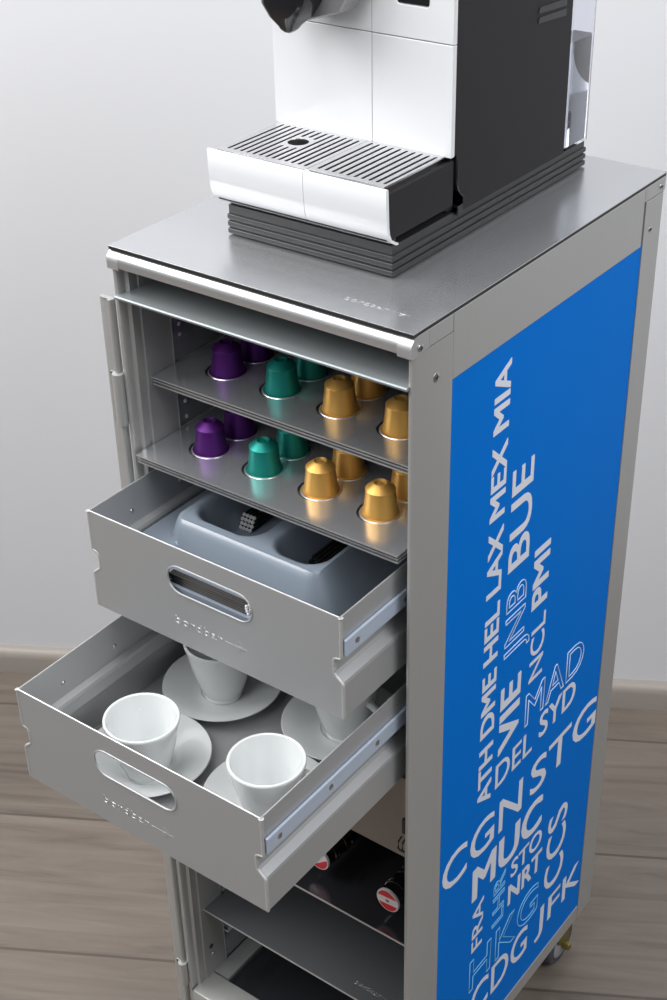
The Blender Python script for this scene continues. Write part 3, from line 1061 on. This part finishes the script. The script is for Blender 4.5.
# white face: lower and upper plates, split at the centre
yf0, yf1 = .1462, .1515
zs = Z0 + .1620
obj('face_plate', box(.0642, .1628, yf0, yf1, Z0 + .0752, zs - .0004), GLOSS_WHITE, cm, bevel=.0006)
obj('face_plate', box(.1632, .2378, yf0, yf1, Z0 + .0752, zs - .0004), GLOSS_WHITE, cm, bevel=.0006)
obj('face_seam', box(.0650, .2370, yf0 + .0012, yf1, Z0 + .0752, Z0 + .2500), SEAM, cm)
obj('face_plate', box(.0642, .1628, yf0, yf1, zs + .0004, Z0 + .2500), GLOSS_WHITE, cm, bevel=.0006)
plate('face_plate', [(.1632, zs + .0004), (.2378, zs + .0004), (.2378, Z0 + .25), (.1632, Z0 + .25)],
      [rrect(.2010, Z0 + .2040, .0300, .0350, .0035, 5)], yf1 - yf0, frame((1, 0, 0), (0, 0, 1), (0, (yf0 + yf1) / 2, 0)), GLOSS_WHITE, cm, bev=.0005)
obj('milk_port', box(.1870, .2150, yf0 + .0008, yf1 + .001, Z0 + .1875, Z0 + .2205), BLACK_GL, cm)
obj('top_cover', box(.0640, .2360, .1480, .3350, Z0 + .2500, Z0 + .2590), GLOSS_WHITE, cm, bevel=.0035, seg=4)
for k in range(6):
    obj('touch_key', lathe([(0, .0004), (.0055, .0004), (.006, 0)], 24, o=(.0850 + .0260 * k, .170, Z0 + .2591)), SEAM, cm)
# coffee spout
zt_ = Z0 + .1630
bm = bmesh.new()
secs = [  # (z, xc, yc, hw, hd)
    (Z0 + .1640, .1135, .1070, .0030, .0035), (Z0 + .1665, .1135, .1070, .0062, .0060), (Z0 + .1690, .1135, .1080, .0072, .0085), (Z0 + .1760, .1135, .1125, .0130, .0180),
    (Z0 + .1860, .1135, .1175, .0200, .0260), (Z0 + .2000, .1135, .1200, .0235, .0275), (Z0 + .2300, .1135, .1220, .0245, .0275), (Z0 + .2380, .1135, .1240, .0220, .0250)]
rings = []
for z, xc, yc, hw, hd in secs:
    rings.append([bm.verts.new((x, y, z)) for x, y in rrect(xc, yc, 2 * hw, 2 * hd, min(hw, hd) * .55, 6)])
for a, b in zip(rings[:-1], rings[1:]):
    n = len(a)
    for i in range(n): bm.faces.new((a[i], a[(i + 1) % n], b[(i + 1) % n], b[i]))
bm.faces.new(rings[0][::-1]); bm.faces.new(rings[-1])
obj('coffee_spout', bm, BLACK_GL, cm)
obj('spout_lever', prism([(.1190, Z0 + .2420), (.0880, Z0 + .2380), (.0830, Z0 + .2300), (.0900, Z0 + .2330), (.1190, Z0 + .2370)], 'x', .0950, .1320), GRATE, cm, bevel=.001)
obj('spout_housing', prism([(.1180, Z0 + .1695), (.1500, Z0 + .1790), (.1640, Z0 + .2000), (.1640, Z0 + .2350), (.1180, Z0 + .2350)], 'y', .1220, yf0 - .0002), SPOUT_GREY, cm, bevel=.002, label='grey housing beside the spout')
# water tank
tank_y0, tank_y1 = .3345, .3830
zt0, zt1 = Z0 + .0262, Z0 + .2450


def tub(x0, x1, y0, y1, z0, z1, r, th=None, zfloor=None):
    bm = bmesh.new()
    n = 8
    outl = rrect((x0 + x1) / 2, (y0 + y1) / 2, x1 - x0, y1 - y0, r, n)
    A = [bm.verts.new((x, y, z0)) for x, y in outl]; B = [bm.verts.new((x, y, z1)) for x, y in outl]
    m_ = len(A)
    for i in range(m_): bm.faces.new((A[i], A[(i + 1) % m_], B[(i + 1) % m_], B[i]))
    bm.faces.new(A[::-1])
    if th:
        inn = rrect((x0 + x1) / 2, (y0 + y1) / 2, x1 - x0 - 2 * th, y1 - y0 - 2 * th, max(r - th, .001), n)
        E_ = [bm.verts.new((x, y, z1)) for x, y in inn]; F_ = [bm.verts.new((x, y, z0 + th)) for x, y in inn]
        for i in range(m_):
            j = (i + 1) % m_
            bm.faces.new((B[i], B[j], E_[j], E_[i])); bm.faces.new((E_[i], E_[j], F_[j], F_[i]))
        bm.faces.new(F_)
    else:
        bm.faces.new(B)
    return bm


wt = obj('water_tank', tub(.0680, .2350, tank_y0, tank_y1, zt0, zt1, .006, .0020), CLEAR, cm, label='clear water tank')
obj('water', tub(.0702, .2328, tank_y0 + .0022, tank_y1 - .0022, zt0 + .0022, Z0 + .1200, .0045), WATER, wt, label='water in the tank')
obj('tank_lid', box(.0660, .2360, .3345, .3850, zt1 + .0002, zt1 + .0080), BLACK_PL, wt, bevel=.002)
# valve and moulded ribs inside the tank foot
obj('tank_valve', lathe([(0, 0), (.008, 0), (.008, .006), (.004, .010), (0, .010)], 24, o=(.1500, .3540, zt0 + .0026)), GREY_PL, wt)
